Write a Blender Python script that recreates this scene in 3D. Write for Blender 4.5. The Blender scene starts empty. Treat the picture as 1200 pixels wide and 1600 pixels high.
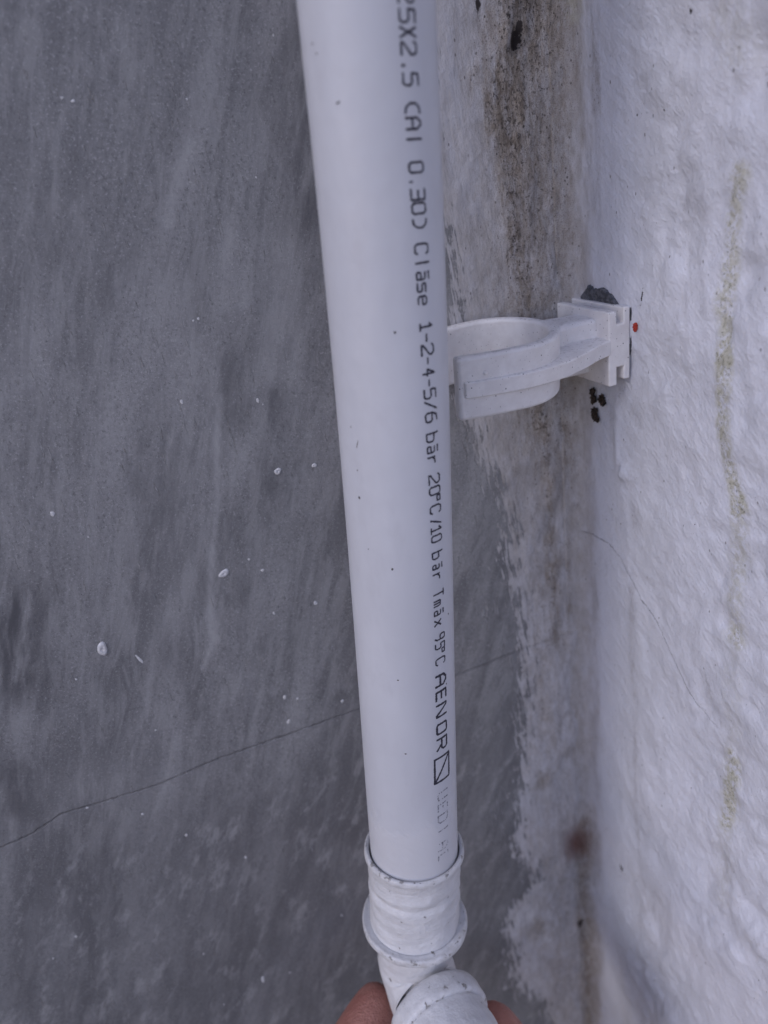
import bpy, bmesh, math, random
import numpy as np
from mathutils import Vector, Matrix
random.seed(7); rng = np.random.RandomState(11)
S = bpy.context.scene
COL = S.collection
MM = 0.001

# ---------------------------------------------------------------- camera
# world: X along the grey wall to the corner, Y into the grey wall, Z up; the corner edge is x=0, y=0 (millimetres)
Dn = np.array([372, 2695, 1200.]); Gr = np.array([4180, -1111, 1200.])
Dn /= np.linalg.norm(Dn); Gr /= np.linalg.norm(Gr); Gr -= Dn*Gr.dot(Dn); Gr /= np.linalg.norm(Gr)
Wr = np.cross(Gr, -Dn); Wr = -Wr if Wr[2] < 0 else Wr
R3 = np.array([Gr, Wr, -Dn]); CAM = np.array([-127, -198, 0.])
F = 1200.
cd = bpy.data.cameras.new('camera'); cam = bpy.data.objects.new('camera', cd); COL.objects.link(cam); S.camera = cam
m = Matrix.Identity(4)
for i, c in enumerate([(1, 0, 0), (0, -1, 0), (0, 0, -1)]):
    v = R3 @ np.array(c, float)
    for k in range(3): m[k][i] = v[k]
for k in range(3): m[k][3] = CAM[k]*MM
cam.matrix_world = m
cd.sensor_fit = 'VERTICAL'; cd.sensor_height = 36; cd.lens = 36*F/1600
cd.clip_start = 0.005; cd.clip_end = 50
cd.dof.use_dof = True; cd.dof.focus_distance = 0.195; cd.dof.aperture_fstop = 11

# ---------------------------------------------------------------- light
w = bpy.data.worlds.new('World'); S.world = w; w.use_nodes = True
nt = w.node_tree; bg = nt.nodes['Background']
sky = nt.nodes.new('ShaderNodeTexSky'); sky.sky_type = 'NISHITA'; sky.sun_disc = False
sdir = Vector((-1.0, -0.46, 0.80)).normalized()          # towards the sun
sky.sun_elevation = math.asin(sdir.z); sky.sun_rotation = math.atan2(sdir.x, sdir.y)
sky.air_density = 1.0; sky.dust_density = 0.6; sky.ozone_density = 3.0
hs = nt.nodes.new('ShaderNodeHueSaturation'); hs.inputs['Saturation'].default_value = 0.95
nt.links.new(sky.outputs[0], hs.inputs['Color']); tn = nt.nodes.new('ShaderNodeMix'); tn.data_type = 'RGBA'; tn.blend_type = 'MULTIPLY'; tn.inputs[0].default_value = 1; tn.inputs[7].default_value = (1.07, .97, 1.08, 1)
nt.links.new(hs.outputs[0], tn.inputs[6]); nt.links.new(tn.outputs[2], bg.inputs[0])
bg.inputs[1].default_value = 0.145
sl = bpy.data.lights.new('sun', 'SUN'); sl.energy = 0.72; sl.angle = math.radians(13); sl.color = (1.0, 0.965, 0.99)
so = bpy.data.objects.new('sun', sl); COL.objects.link(so)
so.rotation_euler = sdir.to_track_quat('Z', 'Y').to_euler()
S.view_settings.view_transform = 'Standard'; S.view_settings.look = 'None'
S.view_settings.exposure = 0.14; S.view_settings.gamma = 1.0
S.render.engine = 'CYCLES'

# ---------------------------------------------------------------- helpers
def P(px, py, d): return CAM + R3 @ (np.array([px-600, py-800, F])*d/F)
def on_wall(px, py, which, off=0.):
    r = R3 @ np.array([px-600, py-800, F]); i = {'g': 1, 'w': 0}[which]
    s = (off-CAM[i])/r[i]; return CAM + r*s
def uvw(pts, which):                                       # photo positions to (u, v) millimetres on a wall
    i = {'g': 0, 'w': 1}[which]
    return [(on_wall(a, b, which)[i], on_wall(a, b, which)[2]) for a, b in pts]

class Mat:
    def __init__(s, name):
        s.m = bpy.data.materials.new(name); s.m.use_nodes = True
        s.t = s.m.node_tree; s.b = s.t.nodes['Principled BSDF']
    def n(s, kind, **kw):
        nd = s.t.nodes.new(kind)
        for k, v in kw.items():
            if k == 'ins':
                for kk, vv in v.items(): s.put(nd.inputs[kk], vv)
            else: setattr(nd, k, v)
        return nd
    def put(s, sock, v):
        if isinstance(v, bpy.types.NodeSocket): s.t.links.new(v, sock)
        elif isinstance(v, (tuple, list)) and len(v) == 3 and len(getattr(sock, 'default_value', (0,)*3)) == 4: sock.default_value = (*v, 1)
        else: sock.default_value = v
    def set(s, k, v): s.put(s.b.inputs[k], v)
    def math(s, op, a, b=0.0, c=0.0, clamp=False):
        nd = s.n('ShaderNodeMath', operation=op, use_clamp=clamp); s.put(nd.inputs[0], a); s.put(nd.inputs[1], b); s.put(nd.inputs[2], c); return nd.outputs[0]
    def coord(s, scale=1000.0, rot=(0, 0, 0), sc=(1, 1, 1)):
        g = s.n('ShaderNodeTexCoord')
        mp = s.n('ShaderNodeMapping', vector_type='POINT')
        mp.inputs['Scale'].default_value = tuple(scale*q for q in sc); src = g.outputs['Object']
        if any(rot):                                       # turn first, stretch after
            r0 = s.n('ShaderNodeMapping', vector_type='POINT'); r0.inputs['Rotation'].default_value = rot; s.t.links.new(src, r0.inputs['Vector']); src = r0.outputs[0]
        s.t.links.new(src, mp.inputs['Vector']); return mp.outputs[0]
    def noise(s, co, scale, detail=4, rough=0.55, dist=0.0):
        nd = s.n('ShaderNodeTexNoise'); s.put(nd.inputs['Vector'], co)
        nd.inputs['Scale'].default_value = scale; nd.inputs['Detail'].default_value = detail
        nd.inputs['Roughness'].default_value = rough; nd.inputs['Distortion'].default_value = dist; return nd.outputs['Fac']
    def voro(s, co, scale, feature='F1', rnd=1.0):
        nd = s.n('ShaderNodeTexVoronoi', feature=feature); s.put(nd.inputs['Vector'], co); nd.inputs['Scale'].default_value = scale
        nd.inputs['Randomness'].default_value = rnd; return nd.outputs['Distance']
    def ramp(s, f, lo, hi, a=0.0, b=1.0):
        nd = s.n('ShaderNodeMapRange', interpolation_type='SMOOTHSTEP', clamp=True); s.put(nd.inputs['Value'], f)
        s.put(nd.inputs['From Min'], lo); s.put(nd.inputs['From Max'], hi); s.put(nd.inputs['To Min'], a); s.put(nd.inputs['To Max'], b); return nd.outputs[0]
    def mix(s, f, a, b, mode='MIX'):
        nd = s.n('ShaderNodeMix', data_type='RGBA', blend_type=mode); s.put(nd.inputs[0], f); s.put(nd.inputs[6], a); s.put(nd.inputs[7], b); return nd.outputs[2]
    def attr(s, name): nd = s.n('ShaderNodeAttribute', attribute_name=name); return nd.outputs['Fac']
    def bump(s, h, strength=1.0, dist=0.001, normal=None):
        nd = s.n('ShaderNodeBump'); s.put(nd.inputs['Height'], h); nd.inputs['Strength'].default_value = strength; nd.inputs['Distance'].default_value = dist
        if normal is not None: s.put(nd.inputs['Normal'], normal)
        return nd.outputs[0]

def link(name, me, parent=None, mat=None, smooth=True):
    o = bpy.data.objects.new(name, me); COL.objects.link(o)
    if parent: o.parent = parent
    if mat: me.materials.append(mat)
    if smooth: me.polygons.foreach_set('use_smooth', [True]*len(me.polygons))
    return o
def mesh_from(verts, faces, name):
    me = bpy.data.meshes.new(name); me.from_pydata([tuple(float(q)*MM for q in v) for v in verts], [], faces); me.update(); return me
def tag(o, label=None, cat=None, group=None, kind=None):
    if label: o['label'] = label
    if cat: o['category'] = cat
    if group: o['group'] = group
    if kind: o['kind'] = kind
    return o
def empty(name, loc=(0, 0, 0)):
    o = bpy.data.objects.new(name, None); COL.objects.link(o); o.location = [q*MM for q in loc]; o.empty_display_size = .01; return o

def lattice(ix, iy, seed):
    h = (ix.astype(np.int64)*374761393 + iy.astype(np.int64)*668265263 + seed*974711) & 0xffffffff
    h = ((h ^ (h >> 13))*1274126177) & 0xffffffff
    return ((h ^ (h >> 16)) & 0xffff)/65535.0
def vnoise(x, y, seed=0):
    x0 = np.floor(x); y0 = np.floor(y); fx = x-x0; fy = y-y0
    fx = fx*fx*fx*(fx*(fx*6-15)+10); fy = fy*fy*fy*(fy*(fy*6-15)+10)
    a = lattice(x0, y0, seed); b = lattice(x0+1, y0, seed); c = lattice(x0, y0+1, seed); d = lattice(x0+1, y0+1, seed)
    return (a*(1-fx)+b*fx)*(1-fy)+(c*(1-fx)+d*fx)*fy - 0.5
def fbm(x, y, o=4, seed=0):
    r = 0; a = 1.
    for i in range(o): r = r + a*vnoise(x, y, seed+i*17); x = x*2.03+3.1; y = y*2.03+1.7; a *= .5
    return r
def sstep(x, a, b): t = np.clip((x-a)/(b-a), 0, 1); return t*t*(3-2*t)
def pdist(U, V, pts):                                     # distance to a polyline and position along it
    best = np.full(U.shape, 1e9); tt = np.zeros(U.shape); n = len(pts)-1
    for i in range(n):
        ax, ay = pts[i]; bx, by = pts[i+1]; dx, dy = bx-ax, by-ay; L = dx*dx+dy*dy+1e-9
        t = np.clip(((U-ax)*dx+(V-ay)*dy)/L, 0, 1); d = np.hypot(U-ax-t*dx, V-ay-t*dy)
        k = d < best; best = np.where(k, d, best); tt = np.where(k, (i+t)/n, tt)
    return best, tt
def axis(segs):                                           # grid lines: [(from, to, step), ...]
    out = []
    for a, b, s in segs: n = max(1, int(round((b-a)/s))); out += list(np.linspace(a, b, n, endpoint=False))
    out.append(segs[-1][1]); return np.array(out)
def grid_mesh(name, X, Y, Z, attrs):
    nu, nv = X.shape; co = np.stack([X, Y, Z], -1).reshape(-1, 3)*MM
    me = bpy.data.meshes.new(name); idx = np.arange(nu*nv).reshape(nu, nv)
    q = np.stack([idx[:-1, :-1], idx[1:, :-1], idx[1:, 1:], idx[:-1, 1:]], -1).reshape(-1, 4)
    me.vertices.add(nu*nv); me.vertices.foreach_set('co', co.ravel())
    me.loops.add(q.size); me.loops.foreach_set('vertex_index', q.ravel().astype(np.int32))
    me.polygons.add(len(q)); me.polygons.foreach_set('loop_start', (np.arange(len(q))*4).astype(np.int32))
    me.polygons.foreach_set('loop_total', np.full(len(q), 4, np.int32)); me.update(calc_edges=True)
    for k, a in attrs.items():
        at = me.attributes.new(k, 'FLOAT', 'POINT'); at.data.foreach_set('value', np.asarray(a, np.float32).ravel())
    return me

# ---------------------------------------------------------------- wall materials
def white_paint(M, wall):
    """colour, roughness and height of the old white wall paint; shared by the painted edge of the grey wall"""
    co = M.coord(); cs = M.coord(sc=(1, 1, .38))
    dirt = M.attr('dirt'); beige = M.attr('beige'); green = M.attr('green'); dark = M.attr('dark')
    n1 = M.noise(co, .045, 4, .6); n2 = M.noise(cs, .35, 5, .65); n3 = M.noise(co, 1.4, 4, .7)
    c = M.mix(M.ramp(n1, .35, .7), (.67, .685, .745), (.73, .745, .81))
    c = M.mix(M.ramp(n2, .5, .75, 0, .12), c, (.55, .545, .54))
    c = M.mix(M.math('MULTIPLY', beige, M.ramp(n2, .2, .7, .6, 1)), c, (.45, .43, .425))
    c = M.mix(M.math('MULTIPLY', M.ramp(dirt, .15, 1.0), M.ramp(n2, .3, .65, .25, .85)), c, (.41, .345, .275))
    # broad soot film, then crumbly specks
    film = M.math('MULTIPLY', dirt, M.ramp(M.noise(cs, .6, 6, .75), .38, .66), clamp=True)
    c = M.mix(M.math('MULTIPLY', film, .85), c, (.16, .122, .085))
    grit = M.math('MULTIPLY', M.ramp(M.noise(co, 3.4, 3, .7), .5, .66), M.ramp(dirt, .1, .7)); c = M.mix(M.math('MULTIPLY', grit, .6), c, (.10, .08, .07))
    th = M.ramp(dirt, 0, 1, .76, .535)
    sp = M.noise(M.coord(sc=(1, 1, .7)), 1.35, 6, .78, .2)
    speck = M.ramp(M.math('SUBTRACT', sp, th), 0, .05)
    speck = M.math('MULTIPLY', speck, M.ramp(dirt, .02, .25))
    c = M.mix(M.math('MULTIPLY', speck, .85), c, (.055, .042, .035))
    pit = M.math('MULTIPLY', M.ramp(M.voro(M.coord(sc=(1, 1, .7)), .75), .10, .24, 1, 0), M.math('MULTIPLY', M.ramp(dirt, .2, .55), M.ramp(M.noise(co, .5, 4, .7), .46, .56)))
    c = M.mix(M.math('MULTIPLY', pit, .85), c, (.05, .038, .03))
    # pin specks everywhere
    v = M.voro(M.coord(sc=(1, 1, .55)), .33)
    pin = M.math('MULTIPLY', M.ramp(v, .05, .10, 1, 0), M.ramp(M.noise(co, .11, 2), .42, .55))
    c = M.mix(M.math('MULTIPLY', pin, .7), c, (.10, .085, .08))
    v2 = M.voro(M.coord(sc=(1.3, 1.3, .5)), 1.1)
    pin2 = M.math('MULTIPLY', M.ramp(v2, .07, .14, 1, 0), M.ramp(M.noise(co, .16, 3), .42, .62))
    c = M.mix(M.math('MULTIPLY', pin2, .6), c, (.22, .19, .17))
    # algae streak
    gm = M.math('MULTIPLY', green, M.ramp(M.noise(co, .55, 5, .7), .36, .60), clamp=True)
    c = M.mix(M.math('MULTIPLY', gm, .75), c, M.mix(M.ramp(n3, .35, .65), (.52, .50, .38), (.36, .345, .20)))
    gs = M.math('MULTIPLY', M.ramp(M.math('SUBTRACT', n3, M.ramp(green, 0, 1, .80, .57)), 0, .05), M.ramp(green, .02, .3))
    c = M.mix(M.math('MULTIPLY', gs, .5), c, (.10, .10, .06))
    c = M.mix(M.ramp(M.math('ADD', dark, M.math('MULTIPLY', M.math('SUBTRACT', M.noise(co, .7, 5, .75), .5), 1.9)), .42, .6), c, (.035, .025, .022))
    rust = M.attr('rust'); c = M.mix(M.math('MULTIPLY', rust, .9), c, (.13, .055, .04))
    h = M.math('ADD', M.math('MULTIPLY', M.noise(co, .8, 5, .6), .35), M.math('ADD', M.math('MULTIPLY', speck, -.5), M.math('MULTIPLY', M.math('MULTIPLY', dirt, sp), 1.3)))
    h = M.math('ADD', h, M.math('MULTIPLY', M.noise(co, .25, 3, .5), .7))
    return c, h, speck

# white wall
M = Mat('white_wall_paint'); c, h, sp = white_paint(M, 'w')
crk = M.attr('crack'); cn = M.noise(M.coord(), .9, 4, .7)
crd = M.math('ABSOLUTE', M.math('ADD', crk, M.math('MULTIPLY', M.math('SUBTRACT', cn, .5), 1.6)))
crm = M.math('MULTIPLY', M.ramp(crd, .05, .2, 1, 0), M.attr('crack_on'))
c = M.mix(M.math('MULTIPLY', crm, .8), c, (.12, .11, .11))
br = M.noise(M.coord(rot=(math.radians(50), 0, 0), sc=(1, .9, .16)), .55, 4, .6)
fg = M.noise(M.coord(rot=(math.radians(40), 0, 0), sc=(1, 1, .4)), 1.3, 5, .75)
h2 = M.math('ADD', h, M.math('ADD', M.math('MULTIPLY', br, .38), M.math('MULTIPLY', fg, .3))); h2 = M.math('SUBTRACT', h2, M.math('MULTIPLY', crm, .5))
M.set('Base Color', c); M.set('Roughness', M.ramp(sp, 0, 1, .5, .9)); M.set('Normal', M.bump(h2, .8, .0010))
WHITE = M.m

# grey wall: stone-look cement sheet, its edge smeared with the white paint
M = Mat('grey_stone_wall')
co = M.coord(); cv = M.coord(rot=(0, math.radians(-20), 0), sc=(1, 1, .2))
veil = M.attr('veil'); low = M.attr('low')
a = M.noise(cv, .045, 6, .62, 1.0); b = M.noise(co, .55, 6, .78); g = M.noise(co, 1.5, 4, .8)
base = M.mix(M.ramp(a, .34, .68), (.155, .155, .162), (.31, .31, .317))
base = M.mix(M.ramp(b, .38, .66, 0, .35), base, (.125, .125, .13))
base = M.mix(M.ramp(g, .53, .68, 0, .6), base, (.48, .48, .485))
base = M.mix(M.ramp(M.noise(M.coord(sc=(1, 1, .8)), 1.1, 5, .85), .52, .64, 0, .7), base, (.10, .10, .105))
base = M.mix(M.ramp(M.noise(cv, .22, 6, .72, .5), .46, .62, 0, .5), base, (.33, .33, .335))
base = M.mix(M.ramp(M.noise(cv, .12, 6, .7, .3), .52, .66, 0, .45), base, (.13, .13, .137))
base = M.mix(M.math('MULTIPLY', veil, .6, clamp=True), base, (.46, .46, .465))
base = M.mix(M.math('MULTIPLY', M.attr('dark_patch'), M.ramp(M.noise(cv, .3, 4), .3, .6), clamp=True), base, (.08, .08, .088))
cl = M.coord(rot=(0, math.radians(-30), 0), sc=(1, 1, .42))
lowm = M.math('MULTIPLY', low, M.math('MULTIPLY', M.ramp(M.noise(cl, .16, 9, .74, .12), .50, .64), M.ramp(M.noise(co, .03, 3), .38, .52, .3, 1)))
base = M.mix(M.math('MULTIPLY', low, .42), base, (.115, .115, .122))
base = M.mix(M.math('MULTIPLY', lowm, .7), base, (.34, .34, .345))
vs = M.voro(co, .75); fl = M.math('MULTIPLY', M.ramp(vs, .05, .12, 1, 0), M.ramp(M.noise(co, .3, 2), .54, .60))
base = M.mix(M.math('MULTIPLY', fl, .6), base, (.42, .42, .43))
vd = M.voro(M.coord(sc=(1.1, 1, .9)), .62); fd = M.math('MULTIPLY', M.ramp(vd, .05, .13, 1, 0), M.ramp(M.noise(co, .37, 2), .48, .56))
base = M.mix(M.math('MULTIPLY', fd, .6), base, (.03, .03, .033))
ck = M.attr('crack'); kn = M.noise(co, .5, 5, .7)
kd = M.math('ABSOLUTE', M.math('ADD', ck, M.math('MULTIPLY', M.math('SUBTRACT', kn, .5), 2.2)))
km = M.ramp(kd, .05, .55, 1, 0); base = M.mix(M.math('MULTIPLY', km, M.ramp(M.noise(co, .16, 4, .7), .38, .6, .05, .55)), base, (.03, .028, .028))
kh = M.math('MULTIPLY', M.ramp(kd, .3, 6, 1, 0), M.ramp(kn, .4, .6)); base = M.mix(M.math('MULTIPLY', kh, .4), base, (.19, .19, .2))
# paint smear: signed distance attribute broken up by streaky noise
pc, ph, psp = white_paint(M, 'g')
pd = M.attr('paint'); st = M.noise(M.coord(rot=(0, math.radians(6), 0), sc=(1, 1, .13)), .75, 5, .7)
st2 = M.noise(co, .45, 5, .7)
e = M.math('ADD', pd, M.math('ADD', M.math('MULTIPLY', M.math('SUBTRACT', st, .5), 38), M.math('ADD', M.math('MULTIPLY', M.math('SUBTRACT', st2, .5), 7), M.math('MULTIPLY', M.math('SUBTRACT', M.noise(co, .13, 3, .6), .5), 13))))
pm = M.ramp(e, -.14, .14); s2 = M.noise(M.coord(rot=(0, math.radians(3), 0), sc=(1, 1, .12)), 1.3, 5, .7)
pm = M.math('MAXIMUM', pm, M.math('MULTIPLY', M.ramp(M.math('ADD', M.attr('smear'), M.math('MULTIPLY', M.math('SUBTRACT', s2, .5), 4.5)), .62, .85), .62))
thin = M.ramp(e, -.1, 5, .72, 1)
fcol = M.mix(M.math('MULTIPLY', pm, thin), base, pc)
M.set('Base Color', fcol)
M.set('Roughness', M.ramp(b, .3, .7, .42, .58))
hh = M.math('ADD', M.math('MULTIPLY', M.math('ADD', b, g), .10), M.math('MULTIPLY', pm, M.math('ADD', M.math('MULTIPLY', ph, .9), .18)))
hh = M.math('ADD', hh, M.math('MULTIPLY', pm, M.math('MULTIPLY', st, .5)))
hh = M.math('SUBTRACT', hh, M.math('MULTIPLY', km, .35))
M.set('Normal', M.bump(hh, .75, .0009))
GREY = M.m

# ---------------------------------------------------------------- walls
RF = 6.0                                                   # radius of the plastered inner corner
def strip_dirt(U, V):
    line = uvw([(812, -120), (808, 0), (800, 60), (797, 200), (802, 330), (818, 430), (836, 560), (846, 650), (852, 780), (862, 900), (868, 1000), (872, 1100)], 'g')
    d, t = pdist(U, V, line); wdt = 6.2 - 2.4*t; d = d*(1+.9*fbm(U/3, V/9, 4, 55))
    dirt = np.exp(-(d/wdt)**2)*(1.0-.42*t)*(1-t*.5*sstep(fbm(U/7, V/12, 3, 57), -.2, .3))*(1-sstep(t, .85, 1))
    top = np.exp(-((U+12)/11)**2)*sstep(V, -30, 45)*.9
    l2 = uvw([(905, 1280), (905, 1400), (912, 1500), (915, 1600), (915, 1700)], 'g')
    d2, t2 = pdist(U, V, l2); dirt = dirt + .55*np.exp(-(d2/3.5)**2)
    for (px, py, rr, s) in [(850, 1215, 7, .5), (790, 170, 8, .5), (760, 830, 4, .5), (840, 1450, 8, .45)]:
        (u, v), = uvw([(px, py)], 'g'); dirt = dirt + s*np.exp(-((U-u)**2+(V-v)**2)/rr**2)
    wide = np.exp(-((U+13)/15)**2)*(.27+.33*sstep(V, -150, 10)); dirt = np.maximum(dirt, wide) + .12*fbm(U/6, V/22, 4, 66)
    return np.clip(np.maximum(dirt, top) + .15, 0, 1.15)
def paint_edge(U, V):
    pts = uvw([(640, -150), (650, 0), (668, 300), (694, 380), (708, 455), (716, 560), (728, 660), (748, 700), (775, 760), (795, 800), (790, 870), (805, 930), (815, 1000), (812, 1100),
               (815, 1170), (812, 1230), (806, 1330), (842, 1376), (812, 1400), (790, 1440), (800, 1490), (800, 1540), (850, 1570), (862, 1640), (880, 1800)], 'g')
    pts = np.array(pts); o = np.argsort(pts[:, 1]); ub = np.interp(V, pts[o, 1], pts[o, 0]); return U-ub
xs = axis([(-900, -330, 30), (-330, -82, 1.2), (-82, 0, .55)]); zs = axis([(-800, -400, 20), (-400, 110, .8), (110, 700, 25)])
U, V = np.meshgrid(xs, zs, indexing='ij')
Y = fbm(U/60, V/60, 3, 5)*.5 + fbm(U/7, V/16, 3, 9)*.10
pe = paint_edge(U, V)
pin = sstep(pe, -2, 6); Y = Y - pin*(.25 + fbm(U/5, V/9, 4, 21)*.55) - sstep(U, -34, -10)*fbm(U/9, V/14, 4, 44)*1.1
Y = Y - .0
crp = np.array(uvw([(-200, 1400), (0, 1325), (50, 1303), (95, 1272), (170, 1250), (250, 1225), (330, 1190), (445, 1150), (560, 1108), (700, 1060), (820, 1012), (900, 985)], 'g'))
cz = np.interp(U, crp[:, 0], crp[:, 1]); crack = V-cz
veil = np.zeros(U.shape)
for pts, wd, s in [([(300, 225), (283, 270), (268, 320), (262, 350)], 2.0, .55), ([(445, 390), (440, 480), (430, 560)], 5.5, .45), ([(345, 620), (338, 700), (340, 780), (334, 840), (328, 920), (332, 1000), (318, 1045)], 1.0, .75),
                   ([(290, 540), (292, 650), (270, 760)], 5, .3), ([(405, 600), (402, 700)], 4, .3), ([(345, 560), (340, 700)], 4.5, .3), ([(270, 820), (300, 880), (285, 960)], 9, .25), ([(355, 380), (362, 470)], 3, .35),
                   ([(190, 30), (182, 75)], 1.6, .3), ([(60, 1240), (140, 1225), (260, 1230)], 9, .22)]:
    d, t = pdist(U, V, uvw(pts, 'g')); d = d*(1+.9*fbm(U/6, V/12, 3, 31)); veil += s*np.exp(-(d/wd)**2)
dark_patch = np.zeros(U.shape)  # darker patches in the wall's own stone mottling
for pts, wd, s in [([(25, 950), (20, 1000), (28, 1060)], 8, .9), ([(30, 1210), (22, 1265)], 7, .7), ([(355, 570), (370, 640)], 5, .5), ([(470, 150), (480, 330)], 6, .6), ([(430, 620), (425, 760)], 3.5, .5), ([(250, 700), (235, 860)], 7, .35)]:
    d, t = pdist(U, V, uvw(pts, 'g')); dark_patch += s*np.exp(-(d/wd)**2)
smear = np.zeros(U.shape)
for px, py, ru, rv, k_ in [(758, 955, 1.6, 5, .9), (775, 950, 1.5, 6, .9), (735, 720, 1.3, 8, .35), (790, 1285, 8, 22, .42), (765, 1280, 3, 12, .5), (700, 1240, 8, 20, .2), (800, 1100, 4, 30, .3), (770, 1490, 4, 5, .45), (745, 690, 4, 14, .5), (790, 880, 4, 18, .35)]:
    (u, v), = uvw([(px, py)], 'g'); smear = np.maximum(smear, k_*np.exp(-((U-u)/ru)**2-((V-v)/rv)**2))
low = sstep(-crack, 0, 25)
dirt = strip_dirt(U, V)
beige = np.clip(.80 - .12*sstep(V, -60, -200) + fbm(U/10, V/25, 3, 3)*.35, 0, 1)
dark = np.zeros(U.shape)
for px, py, rx, rz in [(807, 62, 2.0, 2.6), (746, 8, .8, 1.8), (792, 25, 1, 1), (905, 1440, 1.6, 3.0), (768, 520, .01, .01), (880, 690, .01, .01), (812, 40, 1.0, 1.2)]:
    (u, v), = uvw([(px, py)], 'g'); dark += np.exp(-(((U-u)/rx)**2+((V-v)/rz)**2))
(u, v), = uvw([(806, 66)], 'g'); Y += 2.2*np.exp(-(((U-u)/1.6)**2+((V-v)/2.4)**2)) - 1.0*np.exp(-(((U-u+2.4)/1.5)**2+((V-v-1.8)/2.6)**2))
(u, v), = uvw([(900, 1316)], 'g'); rust = np.exp(-((np.abs(U-u)/5.6)**2.6+(np.abs(V-v)/8.5)**2.6))
me = grid_mesh('grey_wall', U, Y, V, dict(paint=pe, smear=smear, dirt=dirt, beige=beige, dark=dark, veil=veil, dark_patch=dark_patch, low=low, crack=crack, green=np.zeros(U.shape), rust=rust))
GW = tag(link('grey_wall', me, None, GREY), 'grey stone-look wall with a slanting crack, its right edge smeared with dirty white paint', 'wall', kind='structure')

# white wall: arc parameter s runs from the near end to the corner, then round the fillet onto the grey wall
ss = axis([(-900, -140, 25), (-140, -14, .8), (-14, 4.6, .35)])
zs = axis([(-800, -400, 20), (-400, 60, .9), (60, 700, 20)])
A, V = np.meshgrid(ss, zs, indexing='ij')
th = np.clip((A+RF)/RF, 0, None); th = np.minimum(th, math.pi/2)
yy = np.where(A < -RF, A, -RF+RF*np.sin(th)); X0 = np.where(A < -RF, 0, -RF*(1-np.cos(th)))
nx = -np.cos(th); ny = -np.sin(th)
fade = 1-sstep(A, -2, 4.4)
lump = fbm(A/34, V/48, 3, 61)*2.6 + fbm((A+V*.5)/8, (V-A*.3)/11, 3, 72)*1.3*(1+1.6*fbm(A/40, V/40, 2, 5)) + fbm(A/4, V/6, 3, 83)*.28
lump = np.sign(lump)*np.abs(lump)
amp = sstep(-A, 10, 40)*.75+.25
H = lump*amp
def bl(px, py, ru, rv, hgt):
    (u, v), = uvw([(px, py)], 'w'); return hgt*np.exp(-(((A-u)/ru)**2+((V-v)/rv)**2))
H = H + bl(978, 735, 2.2, 2.6, 1.5) + bl(975, 742, 1.4, 1.4, .8) + bl(965, 700, 1.0, 9, .5) + bl(1190, 90, 4, 5, -2.5) + bl(1160, 150, 8, 4, -1.5) + bl(1150, 690, 3, 4, .8) + bl(1110, 560, 5, 5, .8)
ridge, t = pdist(A, V, uvw([(962, 640), (972, 760), (985, 900), (1005, 1050)], 'w')); H += .22*np.exp(-(ridge/2.2)**2)
H = H*fade
X = X0+nx*H; Yw = yy+ny*H
X = np.where(A > 3.5, X, X)
Yw = Yw - .35*sstep(A, -6, 3)*(1-sstep(A, 3.2, 4.6)) + .9*sstep(A, 3.2, 4.6)
uu = np.where(A < -RF, 0, X0)
dg = strip_dirt(X0-1, V); mixf = sstep(A+fbm(A/4, V/14, 4, 19)*4, -RF-6.5, -RF+5)
wd = .03+.0*A
for pts, wdt, s in [([(925, -50), (930, 60), (935, 200), (932, 330), (940, 420)], 1.5, .45), ([(1060, -40), (1062, 120), (1060, 260)], 1.6, .3), ([(1125, 250), (1075, 300), (1060, 330)], 3, .22),
                    ([(985, 730), (990, 850), (985, 1000), (995, 1150), (995, 1300), (1010, 1420)], 1.4, .35), ([(1080, 980), (1110, 1120)], 4, .25), ([(985, 640), (970, 690)], 3, .3), ([(1130, 1180), (1140, 1300), (1128, 1420)], 4, .3)]:
    d, t = pdist(A, V, uvw(pts, 'w')); d = d*(1+1.2*fbm(A/3, V/10, 3, 77)); wd = wd + .62*s*np.exp(-(d/(wdt*1.3))**2)*(.45+.9*sstep(fbm(A/6, V/14, 3, 78), -.25, .35))
dirt = wd*(1-mixf)+dg*mixf
green = np.zeros(A.shape)
for pts, wdt, s in [([(1150, 270), (1140, 340), (1130, 470), (1135, 560)], 2.4, .95), ([(1132, 560), (1130, 660), (1142, 740), (1155, 790)], 2.6, 1.0), ([(1155, 790), (1150, 900), (1145, 990)], 3.0, .62),
                    ([(1140, 1190), (1138, 1240), (1132, 1285)], 2.8, .85), ([(1130, 20), (1150, 60)], 6, .3), ([(1145, 1000), (1140, 1180), (1125, 1400)], 3.5, .25), ([(905, -60), (900, 20)], 2.5, .5)]:
    d, t = pdist(A, V, uvw(pts, 'w')); d = d*(1+.5*fbm(A/3, V/6, 3, 91)); green += s*(1-sstep(d, wdt*.35, wdt*1.5))
beige = np.clip(mixf*1.0 + .02 + fbm(A/14, V/30, 3, 12)*.06, 0, 1)
dark = np.zeros(A.shape)
for px, py, ru, rv, s in [(970, 1358, .8, 2.2, .9), (1198, 105, 2.6, 4.2, 1.1), (1068, 18, .9, 1.0, .7), (1030, 178, .7, .8, .7), (988, 180, .7, .8, .7), (1192, 400, .01, .01, 0), (1000, 465, .35, 2.6, .7), (1020, 1490, .7, .7, .7), (925, 1435, .5, .5, .5), (1085, 820, .8, .5, .6), (1062, 1360, .5, .5, .6)]:
    if s: (u, v), = uvw([(px, py)], 'w'); dark += s*np.exp(-(((A-u)/ru)**2+((V-v)/rv)**2))
crp = np.array(uvw([(870, 810), (905, 824), (950, 850), (970, 875), (978, 892), (1000, 935), (1025, 972), (1050, 1025), (1068, 1070), (1100, 1120), (1130, 1150)], 'w'))
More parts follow.
